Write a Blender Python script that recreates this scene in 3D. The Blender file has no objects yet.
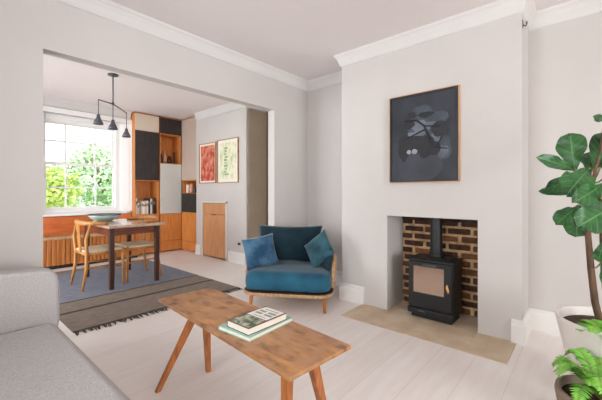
import bpy, bmesh, math, random
from mathutils import Vector, Matrix, noise
PI = math.pi
random.seed(7)
S = bpy.context.scene
COL = S.collection

# ------------------------------------------------------------------ camera
cd = bpy.data.cameras.new('camera'); cam = bpy.data.objects.new('camera', cd); COL.objects.link(cam)
cam.location = (0, 0, 1.15)
cam.rotation_euler = (PI/2, 0, math.atan2(286, 328) - PI/2)
cd.sensor_width = 36; cd.lens = 36*328/602; cd.shift_y = -7/602
cd.clip_start = .02
S.camera = cam
# ------------------------------------------------------------------ world and lights
w = bpy.data.worlds.new('sky'); S.world = w; w.use_nodes = True
w.node_tree.nodes['Background'].inputs[0].default_value = (.86, .93, 1, 1)
w.node_tree.nodes['Background'].inputs[1].default_value = 5.2
def area(name, loc, rot, sx, sy, power, col=(1, 1, 1)):
    l = bpy.data.lights.new(name, 'AREA'); l.shape = 'RECTANGLE'; l.size = sx; l.size_y = sy; l.energy = power; l.color = col
    o = bpy.data.objects.new(name, l); COL.objects.link(o); o.location = loc; o.rotation_euler = rot
    return o
area('daylight_front_window', (.15, -4.5, 1.3), (PI/2+.4, 0, 0), 2.2, 1.9, 245, (1, .985, 1))
area('daylight_garden_door', (-1.25, 4.7, 1.15), (PI/2+.2, 0, -PI/2), 2.4, 2.2, 105, (1, .985, 1))
area('added_side_light', (-1.3, 1.0, 1.5), (PI/2+.35, 0, -PI/2), 1.6, 1.4, 70, (1, .985, 1))  # added lamp with no known source, brightens the chimney and left alcove
S.view_settings.view_transform = 'Standard'; S.view_settings.look = 'None'
S.view_settings.exposure = -0.08; S.view_settings.gamma = 1; S.view_settings.use_curve_mapping = False
S.cycles.max_bounces = 14; S.cycles.diffuse_bounces = 10; S.cycles.glossy_bounces = 4; S.cycles.transmission_bounces = 6
S.cycles.sample_clamp_indirect = 8

# ------------------------------------------------------------------ materials
def lin(c):
    return tuple(((v/255)/12.92 if v/255 <= .04045 else ((v/255+.055)/1.055)**2.4) for v in c) + (1,)
def mat(name, c, rough=.6, c2=None, scale=6, stretch=(1, 1, 1), detail=3, bump=0, bscale=None, metal=0, lo=.35, hi=.65, spec=.5, sheen=0, island=None, coat=0):
    m = bpy.data.materials.new(name); m.use_nodes = True; nt = m.node_tree; N = nt.nodes; L = nt.links
    b = N['Principled BSDF']; b.inputs['Base Color'].default_value = lin(c); b.inputs['Roughness'].default_value = rough
    b.inputs['Metallic'].default_value = metal; b.inputs['Specular IOR Level'].default_value = spec
    if sheen: b.inputs['Sheen Weight'].default_value = sheen; b.inputs['Sheen Roughness'].default_value = .4
    if coat: b.inputs['Coat Weight'].default_value = coat; b.inputs['Coat Roughness'].default_value = .25
    tc = N.new('ShaderNodeTexCoord'); mp = N.new('ShaderNodeMapping'); mp.inputs['Scale'].default_value = stretch
    L.new(tc.outputs['Object'], mp.inputs[0])
    if c2:
        n = N.new('ShaderNodeTexNoise'); n.inputs['Scale'].default_value = scale; n.inputs['Detail'].default_value = detail
        L.new(mp.outputs[0], n.inputs['Vector'])
        r = N.new('ShaderNodeValToRGB'); r.color_ramp.elements[0].position = lo; r.color_ramp.elements[1].position = hi
        r.color_ramp.elements[0].color = lin(c); r.color_ramp.elements[1].color = lin(c2)
        L.new(n.outputs['Fac'], r.inputs[0]); out = r.outputs[0]
        if island:
            g = N.new('ShaderNodeNewGeometry'); r2 = N.new('ShaderNodeValToRGB')
            r2.color_ramp.elements[0].color = lin(island[0]); r2.color_ramp.elements[1].color = lin(island[-1])
            for i, cc in enumerate(island[1:-1]):
                e = r2.color_ramp.elements.new((i+1)/(len(island)-1)); e.color = lin(cc)
            L.new(g.outputs['Random Per Island'], r2.inputs[0])
            mx = N.new('ShaderNodeMix'); mx.data_type = 'RGBA'; mx.inputs[0].default_value = .6
            L.new(out, mx.inputs[6]); L.new(r2.outputs[0], mx.inputs[7]); out = mx.outputs[2]
        L.new(out, b.inputs['Base Color'])
    if bump:
        n2 = N.new('ShaderNodeTexNoise'); n2.inputs['Scale'].default_value = bscale or scale; n2.inputs['Detail'].default_value = 4
        L.new(mp.outputs[0], n2.inputs['Vector'])
        bp = N.new('ShaderNodeBump'); bp.inputs['Strength'].default_value = bump; bp.inputs['Distance'].default_value = .01
        L.new(n2.outputs['Fac'], bp.inputs['Height']); L.new(bp.outputs[0], b.inputs['Normal'])
    return m
M = {}
M['wall'] = mat('wall_paint', (197, 193, 189), .85, (200, 196, 192), 2, spec=.2)
M['ceil'] = mat('ceiling_paint', (228, 222, 221), .9, (230, 224, 223), 2, spec=.2)
M['trim'] = mat('trim_paint', (219, 217, 213), .6, (222, 220, 216), 3, spec=.3)
M['cornice'] = mat('cornice_paint', (208, 206, 203), .7, (211, 209, 206), 3, spec=.2)
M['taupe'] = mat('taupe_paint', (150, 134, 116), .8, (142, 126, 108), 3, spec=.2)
M['white'] = mat('white_gloss_paint', (236, 236, 234), .45, (239, 239, 237), 3)
M['brick'] = mat('old_brick', (46, 28, 20), .9, (112, 70, 44), 22, bump=.6, bscale=40, island=[(36, 22, 18), (70, 40, 27), (46, 28, 22), (140, 88, 52), (50, 32, 26)])
M['mortar'] = mat('lime_mortar', (206, 176, 132), .95, (158, 124, 88), 14, bump=.6, bscale=50)
M['soot'] = mat('sooty_plaster', (70, 62, 56), .95, (45, 40, 36), 8)
M['stone'] = mat('hearth_sandstone', (210, 192, 168), .7, (190, 168, 140), 5, detail=6, bump=.12, bscale=30)
M['oak'] = mat('oak_veneer', (214, 142, 74), .45, (192, 118, 56), 5, (9, 9, .8), detail=5)
M['oakslat'] = mat('oak_slat_front', (206, 132, 66), .45, (168, 98, 44), 4, (14, 1, .5), detail=5)
M['oakh'] = mat('oak_horizontal', (196, 128, 68), .45, (168, 100, 48), 5, (.8, 9, 9), detail=5)
M['orange'] = mat('orange_stained_wood', (214, 118, 58), .45, (194, 96, 42), 4, (.8, 6, 6), detail=4)
M['panel'] = mat('pinkish_oak_panel', (208, 154, 108), .5, (194, 138, 92), 5, (6, 6, .8), detail=4)
M['lightoak'] = mat('pale_oak', (198, 158, 116), .5, (182, 140, 98), 5, (8, 8, .8), detail=5)
M['chairoak'] = mat('honey_oak', (196, 138, 72), .42, (168, 110, 52), 8, (6, 6, 1), detail=4)
M['rimoak'] = mat('smoked_oak_rim', (186, 148, 108), .45, (150, 114, 78), 8, (5, 5, 3), detail=4)
M['legoak'] = mat('warm_oak_leg', (182, 112, 56), .45, (146, 82, 36), 7, (8, 8, 1), detail=4)
M['walnut'] = mat('dark_walnut', (74, 40, 24), .4, (52, 26, 16), 7, (8, 8, 1), detail=4)
M['redwalnut'] = mat('red_walnut', (128, 72, 46), .4, (98, 50, 32), 6, (1, 8, 8), detail=4)
M['tabletop'] = mat('walnut_top_glare', (204, 176, 156), .2, (186, 152, 130), 5, (4, 1, 4), detail=5, coat=1)  # window glare on the walnut is put into this pale colour
M['bookwhite'] = mat('book_paper', (232, 226, 212), .8, (222, 214, 200), 40, (1, 1, 14))
M['grey'] = mat('cabinet_grey', (206, 206, 198), .5, (202, 202, 194), 3)
M['beige'] = mat('cabinet_beige', (212, 198, 178), .5, (208, 194, 174), 3)
M['mauve'] = mat('cabinet_mauve', (192, 174, 160), .5, (188, 170, 156), 3)
M['black'] = mat('blackened_veneer', (50, 42, 38), .5, (34, 28, 26), 6, (3, 3, 1))
M['iron'] = mat('stove_black', (26, 27, 29), .45, (20, 21, 23), 30, bump=.05, spec=.5)
M['steel'] = mat('dark_steel', (92, 94, 100), .4, (80, 82, 88), 10, metal=.3)
M['brass'] = mat('pale_handle', (226, 176, 110), .4, (206, 150, 84), 10)
M['velvet'] = mat('teal_velvet', (20, 64, 84), .7, (34, 88, 110), 4, bump=.1, bscale=60, sheen=.2, spec=.2)
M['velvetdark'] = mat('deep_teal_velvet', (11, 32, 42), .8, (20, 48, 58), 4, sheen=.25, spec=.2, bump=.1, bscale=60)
M['velvetlight'] = mat('soft_teal_velvet', (70, 106, 130), .75, (30, 62, 88), 5, sheen=.35, spec=.2, bump=.1, bscale=60, lo=.4, hi=.6)
M['velvetsea'] = mat('sea_green_velvet', (56, 98, 108), .75, (24, 56, 68), 5, sheen=.35, spec=.2, bump=.1, bscale=60)
M['sofa'] = mat('grey_tweed', (170, 168, 167), .95, (194, 191, 188), 160, detail=2, bump=.35, bscale=220, spec=.15, lo=.3, hi=.7)
M['cord'] = mat('paper_cord', (226, 212, 186), .8, (204, 184, 150), 30, (1, 14, 1), bump=.4, bscale=60)
M['pot'] = mat('white_pot', (232, 226, 220), .6, (224, 218, 212), 5, bump=.05, bscale=40)
M['claypot'] = mat('taupe_clay', (146, 128, 110), .8, (124, 106, 88), 8, bump=.2, bscale=30)
M['soil'] = mat('potting_soil', (84, 52, 38), .95, (52, 32, 24), 30, bump=.8, bscale=50)
M['bark'] = mat('fig_bark', (112, 86, 66), .9, (74, 54, 40), 18, (1, 1, .4), bump=.6, bscale=40)
M['fern'] = mat('fern_green', (132, 196, 74), .5, (88, 158, 48), 12)
M['leafstem'] = mat('leaf_stalk', (150, 150, 92), .6, (120, 124, 70), 12)
M['lawn'] = mat('lawn', (146, 176, 92), .95, (112, 148, 70), 3)
M['paving'] = mat('paving', (214, 208, 196), .9, (190, 184, 172), 2)
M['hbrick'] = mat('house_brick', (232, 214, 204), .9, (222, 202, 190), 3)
M['wood'] = mat('tree_bark', (120, 100, 80), .9, (92, 76, 60), 9)
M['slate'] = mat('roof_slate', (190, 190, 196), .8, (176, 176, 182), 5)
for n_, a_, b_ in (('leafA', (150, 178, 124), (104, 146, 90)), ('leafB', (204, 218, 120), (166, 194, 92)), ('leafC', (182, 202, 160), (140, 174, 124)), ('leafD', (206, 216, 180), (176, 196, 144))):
    M[n_] = mat('garden_' + n_, a_, .7, b_, 8)

def wood_planks(name, ca, cb, cg, roww, length, off, rough, groove):
    m = bpy.data.materials.new(name); m.use_nodes = True; nt = m.node_tree; N = nt.nodes; L = nt.links; b = N['Principled BSDF']
    tc = N.new('ShaderNodeTexCoord'); mp = N.new('ShaderNodeMapping'); mp.inputs['Location'].default_value = off
    L.new(tc.outputs['Object'], mp.inputs[0])
    br = N.new('ShaderNodeTexBrick'); br.inputs['Scale'].default_value = 1; br.inputs['Brick Width'].default_value = length
    br.inputs['Row Height'].default_value = roww; br.inputs['Mortar Size'].default_value = groove; br.inputs['Mortar Smooth'].default_value = .3; br.offset = .37
    br.inputs['Color1'].default_value = lin(ca); br.inputs['Color2'].default_value = lin(cb); br.inputs['Mortar'].default_value = lin(cg)
    L.new(mp.outputs[0], br.inputs['Vector'])
    m2 = N.new('ShaderNodeMapping'); m2.inputs['Scale'].default_value = (1.2, 9, 1); L.new(tc.outputs['Object'], m2.inputs[0])
    n = N.new('ShaderNodeTexNoise'); n.inputs['Scale'].default_value = 2.2; n.inputs['Detail'].default_value = 6; L.new(m2.outputs[0], n.inputs['Vector'])
    r = N.new('ShaderNodeValToRGB'); r.color_ramp.elements[0].position = .3; r.color_ramp.elements[1].position = .7
    r.color_ramp.elements[0].color = (.93, .92, .905, 1); r.color_ramp.elements[1].color = (1, 1, 1, 1); L.new(n.outputs['Fac'], r.inputs[0])
    mx = N.new('ShaderNodeMix'); mx.data_type = 'RGBA'; mx.blend_type = 'MULTIPLY'; mx.inputs[0].default_value = 1
    L.new(br.outputs['Color'], mx.inputs[6]); L.new(r.outputs[0], mx.inputs[7]); L.new(mx.outputs[2], b.inputs['Base Color'])
    b.inputs['Roughness'].default_value = rough
    return m
M['floor'] = wood_planks('pale_limed_boards', (236, 230, 226), (232, 226, 221), (216, 210, 204), .2265, 40, (0.4, -.134, 0), .5, .0022)

# coffee-table top: reclaimed boards, patchy brown
def coffee_mat():
    m = mat('reclaimed_board', (192, 138, 84), .4, (108, 66, 40), 6, (3.4, 1, 4.5), detail=12, bump=.15, bscale=14, lo=.38, hi=.66)
    nt = m.node_tree; N = nt.nodes; L = nt.links; b = N['Principled BSDF']; src = b.inputs['Base Color'].links[0].from_socket
    tc = N.new('ShaderNodeTexCoord'); n = N.new('ShaderNodeTexNoise'); n.inputs['Scale'].default_value = 11; n.inputs['Detail'].default_value = 8
    L.new(tc.outputs['Object'], n.inputs['Vector']); r = N.new('ShaderNodeValToRGB')
    r.color_ramp.elements[0].position = .4; r.color_ramp.elements[1].position = .62
    r.color_ramp.elements[0].color = (0, 0, 0, 1); r.color_ramp.elements[1].color = (1, 1, 1, 1); L.new(n.outputs['Fac'], r.inputs[0])
    mx = N.new('ShaderNodeMix'); mx.data_type = 'RGBA'; L.new(r.outputs[0], mx.inputs[0]); L.new(src, mx.inputs[6]); mx.inputs[7].default_value = lin((170, 126, 92))
    L.new(mx.outputs[2], b.inputs['Base Color'])
    return m
M['coffee'] = coffee_mat()

def glass(name, col=(1, 1, 1), rough=0, mixf=.06):
    m = bpy.data.materials.new(name); m.use_nodes = True; nt = m.node_tree; N = nt.nodes; L = nt.links
    N.remove(N['Principled BSDF']); o = N['Material Output']
    t = N.new('ShaderNodeBsdfTransparent'); t.inputs[0].default_value = col + (1,)
    g = N.new('ShaderNodeBsdfGlossy'); g.inputs['Roughness'].default_value = .02
    fr = N.new('ShaderNodeFresnel'); fr.inputs[0].default_value = 1.45
    mx = N.new('ShaderNodeMixShader'); L.new(fr.outputs[0], mx.inputs[0]); L.new(t.outputs[0], mx.inputs[1]); L.new(g.outputs[0], mx.inputs[2])
    L.new(mx.outputs[0], o.inputs[0]); return m
M['pane'] = glass('window_glass')
M['celadon'] = mat('celadon_glaze', (176, 196, 190), .3, (150, 174, 168), 8)
M['tinted'] = glass('pale_green_glass', (.78, .86, .84))
def mirrorish():
    m = mat('stove_glass', (196, 172, 154), .12, metal=.85); return m
M['stoveglass'] = mirrorish()

def leaf_mat():
    m = bpy.data.materials.new('fig_leaf'); m.use_nodes = True; nt = m.node_tree; N = nt.nodes; L = nt.links; b = N['Principled BSDF']
    uv = N.new('ShaderNodeUVMap'); uv.uv_map = 'UVMap'; sp = N.new('ShaderNodeSeparateXYZ'); L.new(uv.outputs[0], sp.inputs[0])
    def mth(op, a, c=None):
        q = N.new('ShaderNodeMath'); q.operation = op
        for i, v in enumerate((a, c)):
            if v is None: continue
            if isinstance(v, (int, float)): q.inputs[i].default_value = v
            else: L.new(v, q.inputs[i])
        return q.outputs[0]
    au = mth('ABSOLUTE', mth('SUBTRACT', sp.outputs[0], .5))
    mid = mth('LESS_THAN', au, .022)
    ph = mth('FRACT', mth('SUBTRACT', mth('MULTIPLY', sp.outputs[1], 7.0), mth('MULTIPLY', au, 3.2)))
    side = mth('LESS_THAN', ph, .09)
    vein = mth('MAXIMUM', mid, mth('MULTIPLY', side, .75))
    n = N.new('ShaderNodeTexNoise'); n.inputs['Scale'].default_value = 9; tc = N.new('ShaderNodeTexCoord'); L.new(tc.outputs['Object'], n.inputs['Vector'])
    r = N.new('ShaderNodeValToRGB'); r.color_ramp.elements[0].position = .35; r.color_ramp.elements[1].position = .65
    r.color_ramp.elements[0].color = lin((26, 70, 34)); r.color_ramp.elements[1].color = lin((52, 104, 50)); L.new(n.outputs['Fac'], r.inputs[0])
    mx = N.new('ShaderNodeMix'); mx.data_type = 'RGBA'; L.new(vein, mx.inputs[0]); L.new(r.outputs[0], mx.inputs[6]); mx.inputs[7].default_value = lin((86, 134, 72))
    L.new(mx.outputs[2], b.inputs['Base Color']); b.inputs['Roughness'].default_value = .42
    bp = N.new('ShaderNodeBump'); bp.inputs['Strength'].default_value = .3; bp.inputs['Distance'].default_value = .004; bp.invert = True
    L.new(vein, bp.inputs['Height']); L.new(bp.outputs[0], b.inputs['Normal'])
    return m
M['figleaf'] = leaf_mat()

# ------------------------------------------------------------------ mesh helpers
class MB:
    def __init__(s): s.v = []; s.f = []; s.uv = None
    def add(s, vs, fs, T=None):
        o = len(s.v)
        for p in vs:
            p = Vector(p); s.v.append(T @ p if T else p)
        s.f += [tuple(i+o for i in q) for q in fs]; return s
    def box(s, x0, x1, y0, y1, z0, z1, T=None):
        return s.add([(x0, y0, z0), (x1, y0, z0), (x1, y1, z0), (x0, y1, z0), (x0, y0, z1), (x1, y0, z1), (x1, y1, z1), (x0, y1, z1)],
                     [(3, 2, 1, 0), (4, 5, 6, 7), (0, 1, 5, 4), (1, 2, 6, 5), (2, 3, 7, 6), (3, 0, 4, 7)], T)
    def tube(s, pts, r, n=8, cap=True, ry=None):
        pts = [Vector(p) for p in pts]; rs = r if isinstance(r, (list, tuple)) else [r]*len(pts)
        rings = []; up = None
        for i, p in enumerate(pts):
            t = (pts[min(i+1, len(pts)-1)] - pts[max(i-1, 0)]).normalized()
            if up is None: up = Vector((0, 0, 1)) if abs(t.z) < .9 else Vector((1, 0, 0))
            a = t.cross(up).normalized(); b_ = a.cross(t).normalized(); up = b_
            k = (ry if ry else 1)
            rings.append([p + a*math.cos(2*PI*j/n)*rs[i] + b_*math.sin(2*PI*j/n)*rs[i]*k for j in range(n)])
        vs = [q for R_ in rings for q in R_]
        fs = [(i*n+j, i*n+(j+1) % n, (i+1)*n+(j+1) % n, (i+1)*n+j) for i in range(len(pts)-1) for j in range(n)]
        if cap: fs += [tuple(range(n-1, -1, -1)), tuple((len(pts)-1)*n+j for j in range(n))]
        return s.add(vs, fs)
    def lathe(s, prof, c=(0, 0, 0), n=32):
        vs = [(c[0]+r*math.cos(2*PI*j/n), c[1]+r*math.sin(2*PI*j/n), c[2]+z) for r, z in prof for j in range(n)]
        fs = [(i*n+j, i*n+(j+1) % n, (i+1)*n+(j+1) % n, (i+1)*n+j) for i in range(len(prof)-1) for j in range(n)]
        fs += [tuple(range(n-1, -1, -1)), tuple((len(prof)-1)*n+j for j in range(n))]
        return s.add(vs, fs)
    def layers(s, outline, lay, dz=None):
        # outline: closed list of (x, y), counter-clockwise; lay: (z, inset) bottom to top
        n = len(outline); vs = []
        nr = []
        for i in range(n):
            a = Vector(outline[i-1]); c = Vector(outline[(i+1) % n]); t = (c-a).normalized(); nr.append(Vector((t.y, -t.x)))
        for z, ins in lay:
            for i in range(n):
                p = Vector(outline[i]) - nr[i]*ins
                vs.append((p.x, p.y, z + (dz(p.x, p.y) if dz else 0)))
        fs = [(i*n+j, i*n+(j+1) % n, (i+1)*n+(j+1) % n, (i+1)*n+j) for i in range(len(lay)-1) for j in range(n)]
        fs += [tuple(range(n-1, -1, -1)), tuple((len(lay)-1)*n+j for j in range(n))]
        return s.add(vs, fs)
    def pillow(s, w_, h_, t_, n=16, pinch=.10, T=None, flat=.55, crease=.0):
        # cushion in the local xz plane, thickness along y
        vs = []; fs = []
        for side in (1, -1):
            for i in range(n+1):
                for j in range(n+1):
                    u = 2*i/n-1; v = 2*j/n-1
                    q = max(0, (1-u*u))**flat * max(0, (1-v*v))**flat
                    x = u*w_/2*(1-pinch*(1-v*v)*u*u); z = v*h_/2*(1-pinch*(1-u*u)*v*v)
                    y = side*(t_/2*q) + crease*noise.noise(Vector((x*9, z*9, side)))*q
                    vs.append((x, y, z))
        K = (n+1)*(n+1)
        for i in range(n):
            for j in range(n):
                a = i*(n+1)+j; b_ = a+n+1
                fs.append((a, b_, b_+1, a+1)[::1]); fs.append((K+a, K+a+1, K+b_+1, K+b_))
        return s.add(vs, fs, T)
    def build(s, name, m, parent=None, bevel=0, smooth=False, loc=None, rz=0, off=None, seg=2, weld=False, subsurf=0):
        me = bpy.data.meshes.new(name)
        vs = [v - Vector(off) for v in s.v] if off else s.v
        me.from_pydata(vs, [], s.f); me.update()
        bm = bmesh.new(); bm.from_mesh(me)
        if weld: bmesh.ops.remove_doubles(bm, verts=bm.verts, dist=1e-4)
        if s.uv is None: bmesh.ops.recalc_face_normals(bm, faces=bm.faces)
        bm.to_mesh(me); bm.free()
        if s.uv:
            ul = me.uv_layers.new(name='UVMap')
            for lp in me.loops: ul.data[lp.index].uv = s.uv[lp.vertex_index]
        me.materials.append(M[m] if isinstance(m, str) else m)
        if smooth:
            for p in me.polygons: p.use_smooth = True
        o = bpy.data.objects.new(name, me); COL.objects.link(o)
        if parent: o.parent = parent
        if loc: o.location = loc
        o.rotation_euler = (0, 0, rz)
        if bevel:
            b = o.modifiers.new('bevel', 'BEVEL'); b.width = bevel; b.segments = seg; b.limit_method = 'ANGLE'; b.angle_limit = .6
        if subsurf:
            b = o.modifiers.new('sub', 'SUBSURF'); b.levels = subsurf; b.render_levels = subsurf
        return o
def tag(o, label=None, cat=None, group=None, kind=None):
    if label: o['label'] = label
    if cat: o['category'] = cat
    if group: o['group'] = group
    if kind: o['kind'] = kind
    return o
def thing(name, label, cat, loc=(0, 0, 0), rz=0, group=None):
    o = bpy.data.objects.new(name, None); COL.objects.link(o); o.location = loc; o.rotation_euler = (0, 0, rz); o.empty_display_size = .1
    return tag(o, label, cat, group)
def copy_tree(o, parent=None):
    c = o.copy(); COL.objects.link(c); c.parent = parent
    for ch in [x for x in COL.objects if x.parent == o]: copy_tree(ch, c)
    return c
def struct(o): o['kind'] = 'structure'; return o
def rrect(x0, x1, y0, y1, r, n=6):
    pts = []
    for cx, cy, a0 in ((x1-r, y0+r, -PI/2), (x1-r, y1-r, 0), (x0+r, y1-r, PI/2), (x0+r, y0+r, PI)):
        for i in range(n+1):
            a = a0 + PI/2*i/n; pts.append((cx+r*math.cos(a), cy+r*math.sin(a)))
    return pts
def sweep(name, path, prof, m):
    # profile (d, z), d to the right-hand side of the path, mitred
    P_ = [Vector(p) for p in path]; mb = MB(); n = len(prof); vs = []
    for i, p in enumerate(P_):
        d0 = (P_[i]-P_[i-1]).normalized() if i else None; d1 = (P_[i+1]-P_[i]).normalized() if i < len(P_)-1 else None
        n0 = Vector((d0.y, -d0.x)) if d0 else None; n1 = Vector((d1.y, -d1.x)) if d1 else None
        if n0 and n1: mm = (n0+n1)/(1+n0.dot(n1))
        else: mm = n0 or n1
        for d, z in prof: q = p+mm*d; vs.append((q.x, q.y, z))
    fs = [(i*n+j, i*n+(j+1) % n, (i+1)*n+(j+1) % n, (i+1)*n+j) for i in range(len(P_)-1) for j in range(n)]
    fs += [tuple(range(n)), tuple((len(P_)-1)*n+j for j in range(n-1, -1, -1))]
    return struct(mb.add(vs, fs).build(name, m))

# ================================================================== the setting
H = 2.64
struct(MB().box(-1.1, 4.0, -4.35, 6.75, -.12, 0).build('floor', 'floor'))
struct(MB().box(-1.1, 4.0, -4.35, 6.75, H, H+.12).build('ceiling', 'ceil'))
# dividing wall with the wide opening into the dining room
struct(MB().box(-1, .54, 2.85, 2.96, 0, H).box(.54, 2.78, 2.85, 2.96, 2.155, H).box(2.78, 3.40, 2.85, 2.96, 0, H).build('wall_back', 'wall'))
struct(MB().box(3.40, 3.52, 1.0, 2.96, 0, H).box(3.36, 3.52, -4.2, .6, 0, H).build('wall_right', 'wall'))
# chimney breast with the square fireplace opening
struct(MB().box(2.98, 3.40, .372, .675, 0, H).box(2.98, 3.40, 1.477, 2.01, 0, H).box(2.98, 3.40, .675, 1.477, .928, H).build('wall_chimney', 'wall'))
# walls behind the camera and at the left, with windows; the side one is added
struct(MB().box(-1, -.9, -4.32, -4.2, 0, H).box(1.2, 3.4, -4.32, -4.2, 0, H).box(-.9, 1.2, -4.32, -4.2, 0, .5).box(-.9, 1.2, -4.32, -4.2, 2.45, H).build('wall_front', 'wall'))
struct(MB().box(-1.12, -1, -4.32, .2, 0, H).box(-1.12, -1, 1.8, 3.6, 0, H).box(-1.12, -1, 5.8, 6.6, 0, H).box(-1.12, -1, .2, 1.8, 0, .9)
       .box(-1.12, -1, .2, 1.8, 2.3, H).box(-1.12, -1, 3.6, 5.8, 2.25, H).build('wall_left', 'wall'))
# dining room walls
struct(MB().box(-1, 1.17, 6.35, 6.65, 0, H).box(2.5, 3.8, 6.55, 6.7, 0, H).box(1.17, 2.5, 6.35, 6.65, 0, .81).box(1.17, 2.5, 6.35, 6.65, 2.42, H).build('wall_garden', 'wall'))
struct(MB().box(3.37, 3.8, 4.10, 4.62, 0, H).box(3.37, 3.8, 5.33, 5.56, 0, H).box(3.37, 3.8, 4.62, 5.33, .975, H).box(3.62, 3.8, 4.62, 5.33, 0, .975).build('wall_dining_chimney', 'wall'))
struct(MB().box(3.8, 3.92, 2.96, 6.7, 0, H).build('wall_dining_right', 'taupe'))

cor = [(0, H-.125), (.012, H-.118), (.02, H-.10), (.032, H-.06), (.048, H-.03), (.060, H-.018), (.064, H), (0, H)]
sweep('trim_1', [(-1, -4.2), (-1, 2.85), (3.40, 2.85), (3.40, 2.01), (2.98, 2.01), (2.98, .372), (3.36, .372), (3.36, -4.2)], cor, 'cornice')
sweep('trim_2', [(-1, 2.96), (-1, 6.35), (2.49, 6.35)], cor, 'cornice')
sweep('trim_3', [(3.37, 5.55), (3.37, 4.10), (3.8, 4.10), (3.8, 2.96), (-1, 2.96)], cor, 'cornice')
bb = [(0, 0), (.02, 0), (.02, .135), (.014, .15), (.012, .165), (.005, .18), (0, .18)]
sweep('baseboard_back', [(2.78, 2.85), (3.40, 2.85), (3.40, 2.01), (2.98, 2.01), (2.98, 1.73)], bb, 'trim')
sweep('baseboard_right', [(2.98, .44), (2.98, .372), (3.36, .372), (3.36, -4.2)], bb, 'trim')
sweep('baseboard_left', [(-1, -4.2), (-1, 2.85), (.54, 2.85)], bb, 'trim')
sweep('baseboard_dining', [(3.37, 5.56), (3.37, 5.39)], bb, 'trim')
sweep('baseboard_dining_right', [(3.37, 4.56), (3.37, 4.12)], bb, 'trim')

# firebox lining: real bricks over a mortar bed
bk = MB(); random.seed(3)
for r in range(13):
    y = .60 + (-.11 if r % 2 else 0)
    while y < 1.55:
        a = max(y, .62); b_ = min(y+random.uniform(.185, .20), 1.535)
        if b_-a > .03:
            d = random.uniform(0, .008)
            bk.box(3.345-d, 3.375, a, b_, .004+r*.075+random.uniform(-.002, .002), .004+r*.075+.052+random.uniform(-.004, .002))
        y += .222
fb = struct(MB().box(3.357, 3.395, .675, 1.477, 0, .975).build('wall_firebox', 'mortar'))
struct(bk.build('bricks', 'brick', fb, bevel=.008))
struct(MB().box(3.325, 3.37, .66, 1.49, .872, .932).build('lintel_bar', 'soot', fb, bevel=.004))

struct(MB().box(2.56, 3.36, .676, 1.476, 0, .006).box(2.56, 2.98, .405, .676, 0, .006).box(2.56, 2.98, 1.476, 1.745, 0, .006).build('trim_hearth', 'stone', bevel=.003))

# front bay window, garden door, and a side window added for light
def sash_window(name, T, x0, x1, z0, z1, vs, hs, pane=True, fw=.05):
    r = MB(); r.box(x0, x1, -.03, .05, z0, z0+fw, T).box(x0, x1, -.03, .05, z1-fw, z1, T).box(x0, x0+fw, -.03, .05, z0, z1, T).box(x1-fw, x1, -.03, .05, z0, z1, T)
    o = struct(r.build(name, 'white'))
    g = MB()
    for v, t in vs: g.box(v-t/2, v+t/2, -.012, .03, z0, z1, T)
    for h, t in hs: g.box(x0, x1, -.012, .03, h-t/2, h+t/2, T)
    struct(g.build('glazing_bars', 'white', o))
    struct(MB().box(x0+.02, x1-.02, .008, .014, z0+.02, z1-.02, T).build('pane', 'pane', o))
    return o
sash_window('window_2', Matrix.Translation((0, -4.28, 0)), -.9, 1.2, .5, 2.45, [(-.2, .07), (.5, .07)], [(1.45, .05)])
sash_window('added_window', Matrix.Translation((-1.08, 0, 0)) @ Matrix.Rotation(PI/2, 4, 'Z'), .2, 1.8, .9, 2.3, [(1.0, .06)], [(1.6, .05)])  # invented window in the left wall, an outlet for the added side light
sash_window('window_4', Matrix.Translation((-1.08, 0, 0)) @ Matrix.Rotation(PI/2, 4, 'Z'), 3.6, 5.8, .0, 2.25, [(4.7, .1)], [(.9, .05)])

# dining room sash window: linings, shutters boxes, two sashes
wn = struct(MB().box(1.17, 1.23, 6.42, 6.6, .81, 2.42).box(2.27, 2.33, 6.42, 6.6, .81, 2.42).box(1.23, 2.27, 6.42, 6.6, 2.32, 2.42).box(1.23, 2.27, 6.42, 6.6, .81, .875)
            .add([(2.33, 6.42, .81), (2.5, 6.35, .81), (2.5, 6.6, .81), (2.33, 6.6, .81), (2.33, 6.42, 2.42), (2.5, 6.35, 2.42), (2.5, 6.6, 2.42), (2.33, 6.6, 2.42)],
                 [(3, 2, 1, 0), (4, 5, 6, 7), (0, 1, 5, 4), (1, 2, 6, 5), (2, 3, 7, 6), (3, 0, 4, 7)]).build('window_1', 'white'))
def sash(nm, y, z0, z1, hs):
    g = MB().box(1.23, 1.265, y, y+.035, z0, z1).box(2.235, 2.27, y, y+.035, z0, z1).box(1.265, 2.235, y, y+.035, z0, z0+.045).box(1.265, 2.235, y, y+.035, z1-.04, z1)
    for x in (1.53, 1.965): g.box(x-.011, x+.011, y+.005, y+.03, z0+.045, z1-.04)
    for h in hs: g.box(1.265, 2.235, y+.007, y+.028, h-.011, h+.011)
    struct(g.build(nm, 'white', wn)); struct(MB().box(1.25, 2.25, y+.015, y+.019, z0+.02, z1-.02).build('pane', 'pane', wn))
sash('lower_sash', 6.47, .875, 1.645, [1.24])
sash('upper_sash', 6.51, 1.61, 2.32, [2.0])
struct(MB().box(1.10, 2.40, 6.26, 6.43, .785, .82).build('window_sill', 'white', wn, bevel=.006))
sh = MB().box(2.5, 2.56, 6.325, 6.35, .82, 2.42).box(1.09, 1.17, 6.325, 6.35, .82, 2.50).box(1.09, 2.56, 6.325, 6.35, 2.42, 2.50)
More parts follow.
